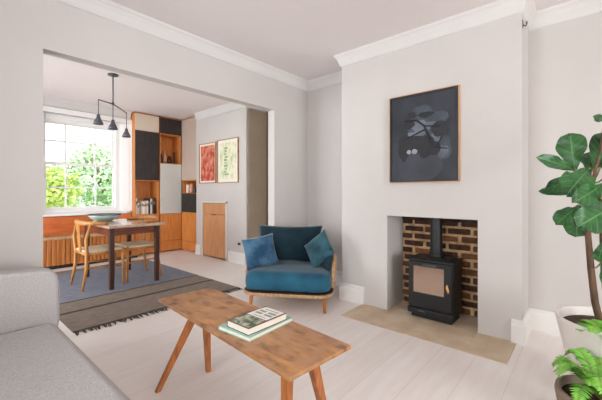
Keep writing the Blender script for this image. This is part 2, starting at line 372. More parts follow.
for z0, z1 in ((.9, 1.55), (1.62, 2.34)):
    a = Vector((2.355, 6.408)); b_ = Vector((2.475, 6.358))
    sh.add([(a.x-.004, a.y-.010, z0), (b_.x-.004, b_.y-.010, z0), (b_.x+.01, b_.y+.02, z0), (a.x+.01, a.y+.02, z0), (a.x-.004, a.y-.010, z1), (b_.x-.004, b_.y-.010, z1), (b_.x+.01, b_.y+.02, z1), (a.x+.01, a.y+.02, z1)],
           [(3, 2, 1, 0), (4, 5, 6, 7), (0, 1, 5, 4), (1, 2, 6, 5), (2, 3, 7, 6), (3, 0, 4, 7)])
struct(sh.build('architrave', 'white', wn, bevel=.004))
bl = MB()
for k in range(3): bl.box(1.24, 2.26, 6.40+.012*k, 6.43+.006*k, 2.32-.028*k+.02, 2.405-.006*k)
tag(bl.build('window_blind', 'white', bevel=.006), 'white fabric blind folded up at the head of the dining room window', 'blind')

# ================================================================== garden
gr = struct(MB().box(-6, 14, 6.85, 24, -.3, -.12).build('ground_garden', 'lawn'))
struct(MB().box(-1, 5, 6.85, 9.3, -.12, -.08).build('ground_terrace', 'paving'))
def foliage(c, r, n, sz, seed, sq=.85):
    random.seed(seed); mb = MB()
    for _ in range(n):
        d = Vector((random.gauss(0, 1), random.gauss(0, 1), random.gauss(0, 1))).normalized()
        k = (1 + .35*noise.noise(d*2.2+Vector((seed, 0, 0)))) * random.uniform(.72, 1.0)
        p = Vector(c) + Vector((d.x*r*k, d.y*r*k, d.z*r*sq*k))
        a = Vector((random.gauss(0, 1), random.gauss(0, 1), random.gauss(0, .6))).normalized(); b_ = a.cross(d + Vector((.1, .2, .3))).normalized()
        q = random.uniform(.6, 1.2)*sz
        mb.add([p-a*q, p-b_*q*.5+d*q*.2, p+a*q, p+b_*q*.5+d*q*.2], [(0, 1, 2, 3)])
    return mb
def shrub(name, c, r, m, seed, label, n=1300, sz=.07, trunk=None):
    base = (c[0], c[1], -.12)
    t = thing(name, label, name.split('_')[-1], base, 0, None)
    fo = foliage(c, r, n, sz, seed).build('foliage', m, t, off=base); fo['kind'] = 'stuff'
    tr = MB().tube([(c[0], c[1], -.14), (c[0]+.04, c[1], c[2]*.5), (c[0], c[1]+.03, c[2]+r*.3)], [r*.09, r*.07, r*.03], 7)
    random.seed(seed)
    for k in range(5):
        a = k*1.26+seed; tr.tube([(c[0], c[1], c[2]-r*.3), (c[0]+math.cos(a)*r*.35, c[1]+math.sin(a)*r*.35, c[2]+r*.1), (c[0]+math.cos(a)*r*.7, c[1]+math.sin(a)*r*.7, c[2]+r*.4)], [r*.05, r*.035, r*.015], 5)
    tr.build('trunk', 'wood', t, off=base, smooth=True)
    return t
shrub('shrub', (1.72, 8.5, 1.25), .52, 'leafB', 1, 'lime green shrub at the left of the garden beyond the dining window')
shrub('shrub', (2.75, 8.9, .55), .42, 'leafC', 2, 'low grey-green shrub in front of the tree in the garden')
shrub('shrub', (3.75, 9.6, .75), .66, 'leafA', 3, 'dark green shrub at the right of the garden')
shrub('tree', (4.1, 12.8, 1.75), 1.25, 'leafC', 4, 'soft green tree in the middle of the garden', 2600, .09)
shrub('tree', (6.8, 14.6, 1.5), 1.4, 'leafD', 5, 'pale tree at the right end of the garden', 2600, .10)
shrub('shrub', (2.2, 11.0, .75), .75, 'leafD', 6, 'pale wide bush behind the lime green shrub', 1600, .08)
hs = thing('house', 'pale brick house with a slate roof beyond the garden trees', 'house', (2, 19, -.3))
MB().box(-2, 6, 0, 4, 0, 6.2).build('wall', 'hbrick', hs)
MB().add([(-2.3, -.3, 6.2), (6.3, -.3, 6.2), (6.3, 4.3, 6.2), (-2.3, 4.3, 6.2), (-2.3, 2, 8.4), (6.3, 2, 8.4)], [(0, 1, 5, 4), (2, 3, 4, 5), (1, 2, 5), (3, 0, 4), (3, 2, 1, 0)]).build('roof', 'slate', hs)
for wx in (-.8, 1.4, 3.6):
    for wz in (1.2, 4.0):
        f_ = MB().box(wx-.06, wx+1.06, -.05, 0, wz-.06, wz+1.56).build('window', 'white', hs)
        MB().box(wx, wx+1, -.07, -.051, wz, wz+.72).box(wx, wx+1, -.07, -.051, wz+.78, wz+1.5).build('pane', 'slate', f_)
fe = thing('garden_fence', 'white painted board fence along the end of the garden', 'fence', (0, 16.5, -.12))
fb_ = MB()
for k in range(60): fb_.box(-2+k*.18, -2+k*.18+.165, 0, .03, 0, 1.5+.03*(k % 2))
fb_.build('boards', 'trim', fe); MB().box(-2, 8.8, .03, .08, .3, .4).box(-2, 8.8, .03, .08, 1.2, 1.3).build('rails', 'trim', fe)

# ================================================================== dining room furniture
# window bench
t = thing('window_bench', 'built-in oak bench with a slatted front under the dining room window', 'bench', (1.0, 6.0, 0))
MB().box(-2.0, 1.50, .02, .34, .06, .445).build('base', 'oakslat', t)
sl = MB()
for k in range(58): sl.box(-1.98+k*.06, -1.98+k*.06+.048, .002, .025, .06, .445)
sl.build('slatted_front', 'oakslat', t, bevel=.002)
MB().box(-2.0, 1.50, .06, .34, 0, .06).build('plinth', 'black', t)
MB().box(-2.0, 1.50, -.01, .34, .447, .485).build('seat', 'lightoak', t, bevel=.004)
MB().box(-2.0, 1.49, .30, .345, .487, .775).build('backrest', 'orange', t, bevel=.003)

# wall of cabinets.  local x right, y into the wall, z up
def cabinet(label, x0, x1, rz=0, loc=(0, 0, 0), rows=(), name='tall_cabinet', depth=.33):
    t = thing(name, label, 'cabinet', loc, rz)
    body = MB().box(x0, x0+.018, 0, depth, 0, 2.63).box(x1-.018, x1, 0, depth, 0, 2.63).box(x0, x1, depth-.015, depth, 0, 2.63).box(x0, x1, 0, depth, 2.61, 2.63)
    for z0, z1, k, m in rows:
        body.box(x0+.018, x1-.018, 0.004, depth-.015, z0-.01, z0+.008)
    body.build('body', 'oak', t, bevel=.002)
    for z0, z1, k, m in rows:
        if k == 'open': continue
        nm = {'door': 'door', 'drawer': 'drawer', 'plinth': 'plinth'}[k]
        o = MB().box(x0+.006, x1-.006, -.018, .003, z0+.006, z1-.004).build(nm, m, t, bevel=.002)
        lab = {'black': 'blackened wood ' + nm, 'grey': 'pale grey ' + nm, 'beige': 'beige ' + nm, 'mauve': 'mauve-grey ' + nm}.get(m)
        if lab: o['label'] = lab
    return t
cabinet('tall oak cabinet beside the window with a large black door over a bookshelf', 2.51, 2.955, 0, (0, 6.2, 0),
        [(.03, .20, 'drawer', 'oak'), (.20, .745, 'door', 'oak'), (.745, 1.385, 'open', None), (1.385, 2.30, 'door', 'black'), (2.30, 2.61, 'door', 'beige')])
cabinet('middle tall oak cabinet with a pale grey door under a lit open niche', 2.975, 3.415, 0, (0, 6.2, 0),
        [(.03, .22, 'drawer', 'oak'), (.22, .745, 'door', 'oak'), (.745, 1.725, 'door', 'grey'), (1.725, 2.30, 'open', None), (2.30, 2.61, 'door', 'black')])
cabinet('tall oak cabinet by the picture wall with a long mauve-grey door above a small shelf', -6.18, -5.57, -PI/2, (3.43, 0, 0),
        [(.02, .20, 'drawer', 'oak'), (.20, .765, 'door', 'oak'), (.765, 1.145, 'door', 'black'), (1.145, 1.40, 'open', None), (1.40, 2.61, 'door', 'mauve')])
# books in the niche
random.seed(11)
x = 2.545
bc = [('white', 'tall white'), ('grey', 'grey'), ('lightoak', 'tan'), ('bookwhite', 'cream'), ('white', 'short white'), ('beige', 'beige'), ('bookwhite', 'ivory'), ('black', 'thin black'), ('grey', 'tall pale grey'), ('walnut', 'dark brown'), ('black', 'thick black')]
hh = [.30, .21, .235, .25, .235, .24, .25, .30, .29, .30, .29]
M['spine'] = mat('spine_print', (120, 110, 100), .7)
for i, (m_, nm) in enumerate(bc):
    w_ = .024 + .012*((i*7) % 3)/2
    b = thing('book', nm + ' book, ' + ['first', 'second', 'third', 'fourth', 'fifth', 'sixth', 'seventh', 'eighth', 'ninth', 'tenth', 'eleventh'][i] + ' from the left in the cabinet niche', 'book', (x, 6.24, .7545), 0, 'books in the cabinet niche')
    MB().box(0, w_, 0, .17, 0, hh[i]).build('cover', m_, b, bevel=.002)
    MB().box(.003, w_-.003, -.0015, .001, hh[i]*.6, hh[i]*.8).build('spine_label', 'spine', b)
    x += w_ + .004
# vases in the lit niche of the middle cabinet
def vase(label, loc, prof, m): return tag(MB().lathe(prof, n=20).build('vase', m, None, smooth=True, loc=loc), label, 'vase')
M['pinkglass'] = mat('blush_glaze', (214, 160, 128), .3, (190, 130, 96), 9)
M['darkglaze'] = mat('dark_glaze', (52, 38, 32), .35, (36, 26, 22), 9)
vase('tall blush bottle vase in the open cabinet niche', (3.135, 6.34, 1.7345), [(.03, 0), (.045, .02), (.05, .09), (.03, .16), (.016, .20), (.015, .27), (.02, .275)], 'pinkglass')
vase('squat dark vase left of the blush bottle in the niche', (3.045, 6.30, 1.7345), [(.03, 0), (.038, .03), (.04, .09), (.026, .15), (.02, .17), (.024, .18)], 'darkglaze')
vase('dark round jar right of the blush bottle in the niche', (3.22, 6.30, 1.7345), [(.03, 0), (.042, .03), (.044, .07), (.035, .12), (.024, .13), (.026, .15)], 'darkglaze')
vase('slim dark candlestick shaped vase at the right of the niche', (3.335, 6.33, 1.7345), [(.032, 0), (.03, .01), (.01, .03), (.009, .2), (.02, .22), (.018, .25)], 'darkglaze')
# little shelf items
vase('dark mug on the small shelf beside the picture wall', (3.49, 5.80, 1.154), [(.04, 0), (.042, .01), (.043, .10), (.04, .11)], 'darkglaze')
vase('blush jar on the small shelf beside the picture wall', (3.50, 5.95, 1.154), [(.04, 0), (.045, .02), (.045, .13), (.03, .16), (.03, .18)], 'pinkglass')
vase('pale canister on the small shelf, nearest the corner', (3.50, 6.08, 1.154), [(.035, 0), (.038, .01), (.038, .15), (.03, .165)], 'bookwhite')

# cupboard in the old fireplace
t = thing('fireplace_cupboard', 'small pale oak cupboard filling the old dining room fireplace', 'cupboard', (3.37, 4.975, 0), -PI/2)
MB().box(-.35, .35, .012, .24, .02, .97).build('body', 'lightoak', t)
o = MB().box(-.342, .342, -.008, .012, .025, .768).build('door', 'panel', t, bevel=.002)
MB().box(-.342, .342, -.008, .012, .785, .965).build('drawer', 'panel', t, bevel=.002)
MB().box(-.06, .06, -.014, -.008, .76, .772).build('finger_pull', 'walnut', t)
struct(MB().box(3.352, 3.369, 4.595, 4.622, 0, 1.0).box(3.352, 3.369, 5.328, 5.355, 0, 1.0).box(3.352, 3.369, 4.595, 5.355, .976, 1.0).build('trim_4', 'trim'))
tag(MB().box(3.358, 3.369, 4.24, 4.30, .30, .34).build('wall_socket', 'black', bevel=.003), 'small black wall socket low on the dining room chimney breast', 'socket')

t = thing('alcove_panel', 'tall brown-taupe panel laid over the side of the chimney breast, just inside the opening', 'cupboard', (3.585, 4.098, 0))  # added sheet that gives the side of the dining chimney breast its brown tone
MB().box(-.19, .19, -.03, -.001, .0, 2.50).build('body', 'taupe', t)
MB().box(-.183, .183, -.048, -.031, .10, 2.49).build('door', 'taupe', t, bevel=.002)  # raised face of the same added panel
# framed prints
M['redprint'] = mat('red_print', (176, 58, 42), .7, (216, 150, 120), 13, (1, 1, .7), detail=6, lo=.4, hi=.66)
M['greenprint'] = mat('green_print', (226, 224, 196), .7, (168, 188, 138), 7, (2, 1, 1), detail=4, lo=.45, hi=.7)
M['matte'] = mat('mount_card', (232, 226, 212), .8)
def framed(name, label, y0, y1, z0, z1, x, fm, mounts, art, fw=.014, mw=.03):
    t = thing(name, label, 'picture', (x, (y0+y1)/2, (z0+z1)/2), -PI/2)
    W = (y1-y0)/2; Hh = (z1-z0)/2
    MB().box(-W, W, -.025, -.002, -Hh, -Hh+fw).box(-W, W, -.025, -.002, Hh-fw, Hh).box(-W, -W+fw, -.025, -.002, -Hh+fw, Hh-fw).box(W-fw, W, -.025, -.002, -Hh+fw, Hh-fw).build('frame', fm, t)
    MB().box(-W+fw, W-fw, -.010, -.002, -Hh+fw, Hh-fw).build('mount', mounts, t)
    a = MB().box(-W+fw+mw, W-fw-mw, -.0125, -.0102, -Hh+fw+mw, Hh-fw-mw).build('print', art, t)
    return t, W, Hh
t, W, Hh = framed('framed_print', 'red abstract print in a thin wooden frame on the dining room wall', 4.905, 5.43, 1.325, 2.05, 3.37, 'rimoak', 'matte', 'redprint', mw=.03)
t, W, Hh = framed('framed_print', 'pale green and cream print in a wooden frame, right of the red print', 4.28, 4.86, 1.32, 2.067, 3.37, 'rimoak', 'matte', 'greenprint', mw=.05)
mb = MB(); M['greenink'] = mat('sage_ink', (120, 146, 106), .7, (170, 186, 140), 14)
for k in range(9): mb.box(-.10+.016*(k % 2), -.04+.02*(k % 3), -.0145, -.0126, -.20+k*.05, -.165+k*.05)
mb.box(-.11, .03, -.0145, -.0126, -.24, -.21); mb.build('ink_marks', 'greenink', t)

# rug
M['rugblue'] = mat('blue_grey_weave', (108, 114, 128), .95, (130, 136, 150), 10, (1, 6, 1), detail=4, bump=.2, bscale=90)
M['rugbrown'] = mat('taupe_weave', (138, 124, 112), .95, (112, 100, 90), 10, (1, 6, 1), detail=4, bump=.2, bscale=90)
M['rugdark'] = mat('charcoal_yarn', (52, 46, 46), .95, (74, 66, 64), 30)
X0, X1 = .80, 2.50
t = thing('rug', 'flat woven blue and taupe rug with dark stripes and a fringe under the dining table', 'rug', (X0, 3.17, 0))
w_ = X1-X0
MB().box(0, w_, 0, 2.62, .0005, .007).build('weave', 'rugbrown', t, bevel=.002)
MB().box(.0, w_-.0, .94, 2.4, .007, .0085).build('centre_field', 'rugblue', t)['label'] = 'blue-grey field of the rug'
MB().box(0, w_, .53, .575, .007, .0085).box(0, w_, .905, .925, .007, .0085).box(0, w_, .0, .022, .007, .0085).build('stripe', 'rugdark', t)
fr = MB(); random.seed(9)
for k in range(110):
    xx = (k+.5)/110*w_; a = random.uniform(-.025, .025); l_ = random.uniform(.05, .085)
    fr.tube([(xx, .005, .006), (xx+a*.5, -l_*.5, .008), (xx+a, -l_, .004)], [.004, .0045, .0035], 5)
o = fr.build('fringe', 'rugdark', t); o['label'] = 'dark knotted fringe'; o['kind'] = 'stuff'

# dining table
t = thing('dining_table', 'small walnut dining table with window glare coloured into its top and dark square legs', 'table', (1.72, 4.68, .009))
MB().box(-.33, .345, -.53, .52, .725, .757).build('tabletop', 'tabletop', t, bevel=.005)
MB().box(-.27, .27, -.44, -.42, .63, .724).box(-.27, .27, .42, .44, .63, .724).box(-.285, -.265, -.43, .43, .63, .724).box(.265, .285, -.43, .43, .63, .724).build('apron', 'redwalnut', t, bevel=.002)
for sx in (-1, 1):
    for sy in (-1, 1):
        MB().layers([(sx*.27-.027, sy*.445-.027), (sx*.27+.027, sy*.445-.027), (sx*.27+.027, sy*.445+.027), (sx*.27-.027, sy*.445+.027)], [(0, .006), (.1, .004), (.724, 0)]).build('leg', 'walnut', t, bevel=.004)
# dining chairs
def dining_chair(label, loc, rz):
    t = thing('dining_chair', label, 'chair', loc, rz, 'dining chairs at the walnut table')
    # front legs
    for s in (-1, 1):
        MB().tube([(s*.225, -.215, 0), (s*.222, -.21, .25), (s*.215, -.205, .455)], [.013, .019, .017], 10).build('leg', 'chairoak', t, smooth=True)
        MB().tube([(s*.225, .235, 0), (s*.215, .19, .25), (s*.21, .185, .44), (s*.235, .20, .60), (s*.262, .165, .765)], [.013, .02, .021, .018, .013], 10).build('leg', 'chairoak', t, smooth=True)
    fr = MB()
    for a, b_ in (((-.215, -.205, .425), (.215, -.205, .425)), ((-.21, .185, .415), (.21, .185, .415)), ((-.215, -.2, .42), (-.21, .18, .42)), ((.215, -.2, .42), (.21, .18, .42))):
        fr.tube([a, b_], .0165, 8, ry=1.2)
    fr.build('seat_frame', 'chairoak', t, smooth=True)
    for s in (-1, 1): MB().tube([(s*.222, -.21, .24), (s*.214, .19, .26)], .009, 8).build('stretcher', 'chairoak', t, smooth=True)
    MB().layers(rrect(-.225, .225, -.22, .19, .05), [(.425, .02), (.43, .004), (.448, 0), (.456, .012), (.458, .05)], lambda x_, y_: -.012*max(0, 1-(x_*x_+y_*y_)/.04)).build('seat', 'cord', t, smooth=True)['label'] = 'woven paper cord seat'
    # curved top rail, deeper in the middle
    arc = []; rad = []
    for k in range(17):
        a = PI*(k/16); arc.append((-.29*math.cos(a), -.02+.245*math.sin(a)**.8, .775+.012*math.sin(a))); rad.append(.012+.008*math.sin(a))
    MB().tube(arc, rad, 10, ry=1.5).build('top_rail', 'chairoak', t, smooth=True)
    pts = [(-.055+.0, .20, 0), ]
    sp = MB()
    sp.add([(-.03, .187, .42), (.03, .187, .42), (.03, .199, .42), (-.03, .199, .42), (-.075, .214, .77), (.075, .214, .77), (.075, .226, .77), (-.075, .226, .77)],
           [(3, 2, 1, 0), (4, 5, 6, 7), (0, 1, 5, 4), (1, 2, 6, 5), (2, 3, 7, 6), (3, 0, 4, 7)])
    sp.build('splat', 'chairoak', t, bevel=.003)
    return t
c1 = dining_chair('honey oak dining chair with a cord seat, left of the dining table', (1.43, 4.62, .009), PI/2)
c2 = copy_tree(c1); c2.location = (1.91, 4.645, .009); c2.rotation_euler = (0, 0, -PI/2)
c2['label'] = 'honey oak dining chair with a cord seat, right of the table towards the cabinets'
# things on the table
ZT = .7655
t = thing('fruit_bowl', 'wide shallow pale glass bowl with a dark rim at the far end of the table', 'bowl', (1.63, 5.01, ZT))
MB().lathe([(.07, 0), (.09, .005), (.17, .045), (.205, .085), (.20, .088), (.165, .05), (.085, .012), (.0, .01)], n=36).build('bowl', 'celadon', t, smooth=True)
MB().tube([(.203*math.cos(2*PI*k/36), .203*math.sin(2*PI*k/36), .09) for k in range(37)], .006, 6, cap=False).build('rim', 'iron', t, smooth=True)
MB().lathe([(.072, .0), (.078, .003), (.078, .006), (.07, .009)], n=24).build('foot', 'iron', t, smooth=True)
tag(MB().lathe([(.05, 0), (.07, .006), (.085, .018), (.08, .02), (.05, .01)], n=28).build('wooden_dish', 'chairoak', None, smooth=True, loc=(1.98, 4.95, ZT)), 'small shallow wooden dish at the right end of the dining table', 'dish')

# pendant light
t = thing('pendant_light', 'dark grey ceiling light with three small bell shades on bent arms', 'lamp', (1.554, 4.489, H))
MB().lathe([(.055, -.018), (.06, -.014), (.06, 0)], n=24).build('ceiling_rose', 'steel', t, smooth=True)
MB().tube([(0, 0, -.015), (0, 0, -.375)], .008, 8).build('stem', 'steel', t, smooth=True)
MB().tube([(-.168, -.014, -.355), (0, 0, -.372)], .008, 8).tube([(0, 0, -.372), (.296, .357, -.372)], .008, 8).lathe([(.014, -.385), (.014, -.355)], n=12).build('arm', 'steel', t, smooth=True)
for (dx, dy, zt, zb) in ((-.168, -.014, -.355, -.565), (0, 0, -.372, -.60), (.296, .357, -.372, -.62)):
    MB().tube([(dx, dy, zt), (dx, dy, zb)], .005, 6).build('drop_rod', 'steel', t, smooth=True)
    s_ = MB().lathe([(.012, zb+.03), (.018, zb+.025), (.02, zb), (.028, zb-.02), (.048, zb-.06), (.056, zb-.09), (.053, zb-.09), (.044, zb-.06), (.024, zb-.022), (.012, zb-.005)], (dx, dy, 0), 24).build('lamp_shade', 'steel', t, smooth=True)
    MB().lathe([(.01, zb-.02), (.02, zb-.045), (.022, zb-.065), (.01, zb-.08)], (dx, dy, 0), 14).build('bulb', 'white', s_, smooth=True)

# ================================================================== living room
# painting
M['canvas'] = mat('slate_blue_paint', (28, 31, 38), .6, (58, 65, 75), 2.6, detail=5, bump=.1, bscale=40, lo=.38, hi=.75)
M['ink'] = mat('near_black_paint', (22, 24, 30), .6, (30, 32, 38), 6)
M['midpaint'] = mat('grey_paint', (44, 48, 56), .6, (56, 61, 70), 4, detail=4)
M['midwash'] = mat('blue_grey_wash', (70, 78, 88), .6, (48, 54, 63), 7, detail=4)
M['budpaint'] = mat('bud_paint', (150, 156, 160), .6, (120, 126, 132), 9)
M['palepaint'] = mat('pale_grey_paint', (112, 120, 130), .6, (70, 77, 87), 5, detail=4)
t = thing('painting', 'dark slate painting of black branches and pods in an oak frame above the stove', 'painting', (2.98, 1.123, 1.654), -PI/2)
W, Hh = .315, .408
o = MB().box(-W, W, -.036, -.001, -Hh, -Hh+.006).box(-W, W, -.036, -.001, Hh-.006, Hh).box(-W, -W+.006, -.036, -.001, -Hh+.006, Hh-.006).box(W-.006, W, -.036, -.001, -Hh+.006, Hh-.006).build('frame', 'lightoak', t)
MB().box(-W+.006, W-.006, -.034, -.002, -Hh+.006, -Hh+.018).box(-W+.006, W-.006, -.034, -.002, Hh-.018, Hh-.006).box(-W+.006, -W+.018, -.034, -.002, -Hh+.018, Hh-.018).box(W-.018, W-.006, -.034, -.002, -Hh+.018, Hh-.018).build('inner_frame', 'black', t)
cv = MB().box(-W+.018, W-.018, -.024, -.003, -Hh+.018, Hh-.018).build('canvas', 'canvas', t)
BY = [0]
def blob(mb, cx, cz, rx, rz_, y, seed=0, n=28, amp=.12, a0=0, a1=2*PI):
    pts = []
    for k in range(n):
        a = a0+(a1-a0)*k/(n if a1-a0 > 6.2 else n-1); q = 1+amp*noise.noise(Vector((math.cos(a)*1.5, math.sin(a)*1.5, seed)))
        pts.append((cx+rx*q*math.cos(a), cz+rz_*q*math.sin(a)))
    y -= BY[0]; BY[0] += .00012
    v = [(p[0], y, p[1]) for p in pts] + [(p[0], y+.0012, p[1]) for p in pts]
    mb.add(v, [tuple(range(n)), tuple(range(2*n-1, n-1, -1))] + [(i, (i+1) % n, n+(i+1) % n, n+i) for i in range(n)])
def layer(name, m, blobs):
    mb = MB()
    for b_ in blobs: blob(mb, *b_[:4], b_[4], b_[5], amp=b_[6])
    return mb.build(name, m, cv)
layer('grey_wash', 'midwash', [(.03, .11, .17, .15, -.0256, 2, .5), (.16, -.10, .10, .12, -.0256, 8, .5)])
layer('pale_wash', 'palepaint', [(.0, .10, .10, .045, -.0262, 2, .6), (-.05, .035, .09, .028, -.0262, 3, .6), (.12, -.02, .05, .05, -.0262, 8, .5), (.17, -.13, .06, .045, -.0262, 21, .6)])
layer('grey_dome', 'midpaint', [(-.03, -.26, .20, .15, -.0272, 4, .1)])
layer('dark_pods', 'ink', [(-.13, .13, .06, .045, -.0282, 5, .5), (.155, .06, .078, .066, -.0282, 6, .15), (-.05, -.055, .16, .085, -.0282, 7, .25), (.05, -.11, .09, .09, -.0282, 9, .4), (-.17, -.08, .055, .12, -.0282, 12, .3), (-.10, .21, .05, .03, -.0282, 31, .5), (.03, .20, .06, .028, -.0282, 32, .6)])
mb = MB()
mb.tube([(-.16, -.030, .17), (-.05, -.030, .16), (.02, -.030, .10), (.06, -.030, .0), (.12, -.030, -.10), (.22, -.030, -.12)], [.006, .009, .01, .01, .008, .004], 6)
mb.tube([(.02, -.030, .10), (.10, -.030, .09), (.15, -.030, .08)], .006, 6).tube([(.12, -.030, -.10), (.16, -.030, -.04), (.17, -.030, .0)], .006, 6).tube([(-.14, -.030, .0), (-.02, -.030, .05), (.04, -.030, .07)], .006, 6)
mb.build('branches', 'ink', cv)
layer('white_buds', 'budpaint', [(-.12, -.125, .02, .02, -.0312, 14, .2), (-.068, -.125, .026, .022, -.0312, 15, .2)])

# wood-burning stove. local x right, y to the back
t = thing('wood_stove', 'black wood-burning stove with a flue pipe in the brick fireplace', 'stove', (2.955, 1.06, .0065), -PI/2)
MB().box(-.195, .195, .02, .285, .06, .525).build('body', 'iron', t, bevel=.006)
MB().box(-.205, .205, .0, .295, .525, .543).box(-.15, .15, .03, .26, .543, .551).build('top_plate', 'iron', t, bevel=.004)
MB().box(-.18, .18, .04, .27, 0, .06).build('base', 'iron', t, bevel=.004)
MB().box(-.20, .20, -.006, .03, .045, .095).build('ash_lip', 'iron', t, bevel=.004)
d = MB().box(-.19, .19, -.004, .02, .11, .24).box(-.19, .19, -.004, .02, .48, .52).box(-.19, -.145, -.004, .02, .24, .48).box(.125, .19, -.004, .02, .24, .48).build('door', 'iron', t, bevel=.004)
MB().box(-.146, .126, .003, .009, .238, .482).build('glass', 'stoveglass', d)
MB().tube([(.165, -.012, .285), (.168, -.03, .31), (.16, -.032, .335), (.157, -.014, .35)], [.008, .011, .011, .008], 8).build('handle', 'brass', d, smooth=True)['label'] = 'pale wooden handle'
MB().box(-.06, .06, -.012, -.004, .492, .502).build('air_slider', 'steel', t)
MB().box(-.10, -.04, -.010, -.0065, .070, .080).build('ash_catch', 'steel', t)
MB().lathe([(.063, .551), (.063, .575), (.056, .585), (.056, .62), (.053, .622), (.053, .98)], (-.01, .21, 0), 28).build('flue_pipe', 'iron', t, smooth=False)

# armchair, local x = lateral (photo right), y = back
AX, AY = 2.582, 2.37
t = thing('armchair', 'low teal velvet armchair with a bent oak frame by the opening', 'armchair', (AX, AY, 0), math.atan2(.53, .848)-PI/2)
def dshape(w, y0, y1, rf, rb, n=9):
    pts = []
    for cx, cy, rx, ry, a0 in ((w-rf, y0+rf, rf, rf, -PI/2), (w-rb, y1-rb*.8, rb, rb*.8, 0), (-w+rb, y1-rb*.8, rb, rb*.8, PI/2), (-w+rf, y0+rf, rf, rf, PI)):
        for i in range(n+1):
            a = a0+PI/2*i/n; pts.append((cx+rx*math.cos(a), cy+ry*math.sin(a)))
    return pts
ol = dshape(.45, -.40, .36, .16, .30)
MB().layers(ol, [(.156, .012), (.160, 0), (.184, 0), (.189, .004)]).build('seat_frame', 'rimoak', t, smooth=False, bevel=.004)
MB().layers(dshape(.447, -.397, .355, .157, .30), [(.1895, .006), (.193, .002), (.198, .012)]).build('welt', 'black', t)
cush = dshape(.425, -.38, .30, .11, .24)
MB().layers(cush, [(.204, .03), (.212, .010), (.235, 0), (.28, -.004), (.315, 0), (.345, .012), (.365, .035), (.374, .06), (.378, .085), (.379, .10)]).build('seat_cushion', 'velvet', t, smooth=True)
for sx, sy in ((-.36, -.30), (.36, -.30), (-.27, .24), (.27, .24)):
    MB().tube([(sx*1.03, sy*1.04, 0), (sx, sy, .158)], [.014, .021], 12).build('leg', 'legoak', t, smooth=True)
# wrap-around back: bent rail on spindles
def rp(k, z, g=0):  # k in 0..1 round the back from left front to right front
    a = PI*k; return (-(.43+g)*math.copysign(abs(math.cos(a))**.55, math.cos(a)), -.02+(.375+g)*abs(math.sin(a))**.8, z)
rail = [(-.43, -.20, .215), (-.445, -.17, .33), (-.45, -.10, .44)] + [rp(k/20, .47+.07*math.sin(PI*k/20), .015) for k in range(1, 20)] + [(.45, -.10, .44), (.445, -.17, .33), (.43, -.20, .215)]
MB().tube(rail, .017, 8, ry=1.25).build('back_rail', 'rimoak', t, smooth=True)
for k in (2, 4, 6, 8, 10, 12, 14, 16, 18):
    a = rp(k/20, .215, -.045); b_ = rp(k/20, .47+.07*math.sin(PI*k/20), .01)
    MB().tube([a, b_], .008, 7).build('spindle', 'rimoak', t, smooth=True)
T = Matrix.Translation((-.085, .24, .57)) @ Matrix.Rotation(-.22, 4, 'X')
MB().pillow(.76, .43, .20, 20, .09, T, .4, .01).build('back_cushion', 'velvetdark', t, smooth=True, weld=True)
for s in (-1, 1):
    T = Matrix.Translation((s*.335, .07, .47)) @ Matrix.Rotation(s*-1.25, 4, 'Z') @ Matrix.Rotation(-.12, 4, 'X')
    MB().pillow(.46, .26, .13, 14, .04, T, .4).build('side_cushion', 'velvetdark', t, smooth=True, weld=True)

def world_from_chair(x, y, z):
    c, s = .469, .883   # local x = (.469,-.883), local y = (.883,.469)
    return (AX + x*.53 + y*.848, AY - x*.848 + y*.53, z)
def throw(label, loc, rots, size, m):
    o = MB().pillow(size, size, .13, 18, .07, None, .5, .012).build('throw_cushion', m, None, smooth=True, weld=True)
    o.location = loc; R_ = Matrix.Identity(3)
    for ax, a in rots: R_ = R_ @ Matrix.Rotation(a, 3, ax)
    o.rotation_euler = R_.to_euler()
    return tag(o, label, 'cushion')
rz0 = math.atan2(.469, .883)-PI/2
throw('soft blue velvet cushion leaning at the left side of the armchair', world_from_chair(-.33, -.10, .53), [('Z', rz0+.35), ('X', -.35), ('Y', -.20)], .34, 'velvetlight')
throw('sea green velvet cushion standing on its corner at the right of the armchair', world_from_chair(.285, -.02, .56), [('Z', rz0-.55), ('X', -.35), ('Y', PI/4+.05)], .315, 'velvetsea')

# coffee table
t = thing('coffee_table', 'narrow reclaimed-wood coffee table on splayed oak legs', 'table', (1.133, 1.452, 0), math.atan2(-.103, 1.252)*1)
MB().box(-.188, .188, -.635, .635, .444, .462).build('tabletop', 'coffee', t, bevel=.003)
MB().box(-.012, .012, -.50, .50, .405, .444).build('rail', 'legoak', t)
Tinv = (Matrix.Translation((1.133, 1.452, 0)) @ Matrix.Rotation(math.atan2(-.103, 1.252), 4, 'Z')).inverted()
for a, b_ in (((1.10, 1.80, .444), (.885, 1.873, 0)), ((1.15, 1.79, .444), (1.20, 1.84, 0)), ((1.02, .965, .444), (1.0, .96, 0)), ((1.10, .90, .444), (1.27, .93, 0))):
    a = Tinv @ Vector(a); b_ = Tinv @ Vector(b_); d_ = (b_-a)
    w0, w1 = .022, .014
    vs = []
    for p, w_ in ((a, w0), (b_, w1)):
        for q in ((-1, -1), (1, -1), (1, 1), (-1, 1)): vs.append((p.x+q[0]*w_, p.y+q[1]*w_, p.z))
    MB().add(vs, [(0, 1, 2, 3), (7, 6, 5, 4), (0, 4, 5, 1), (1, 5, 6, 2), (2, 6, 7, 3), (3, 7, 4, 0)]).build('leg', 'legoak', t, bevel=.004)
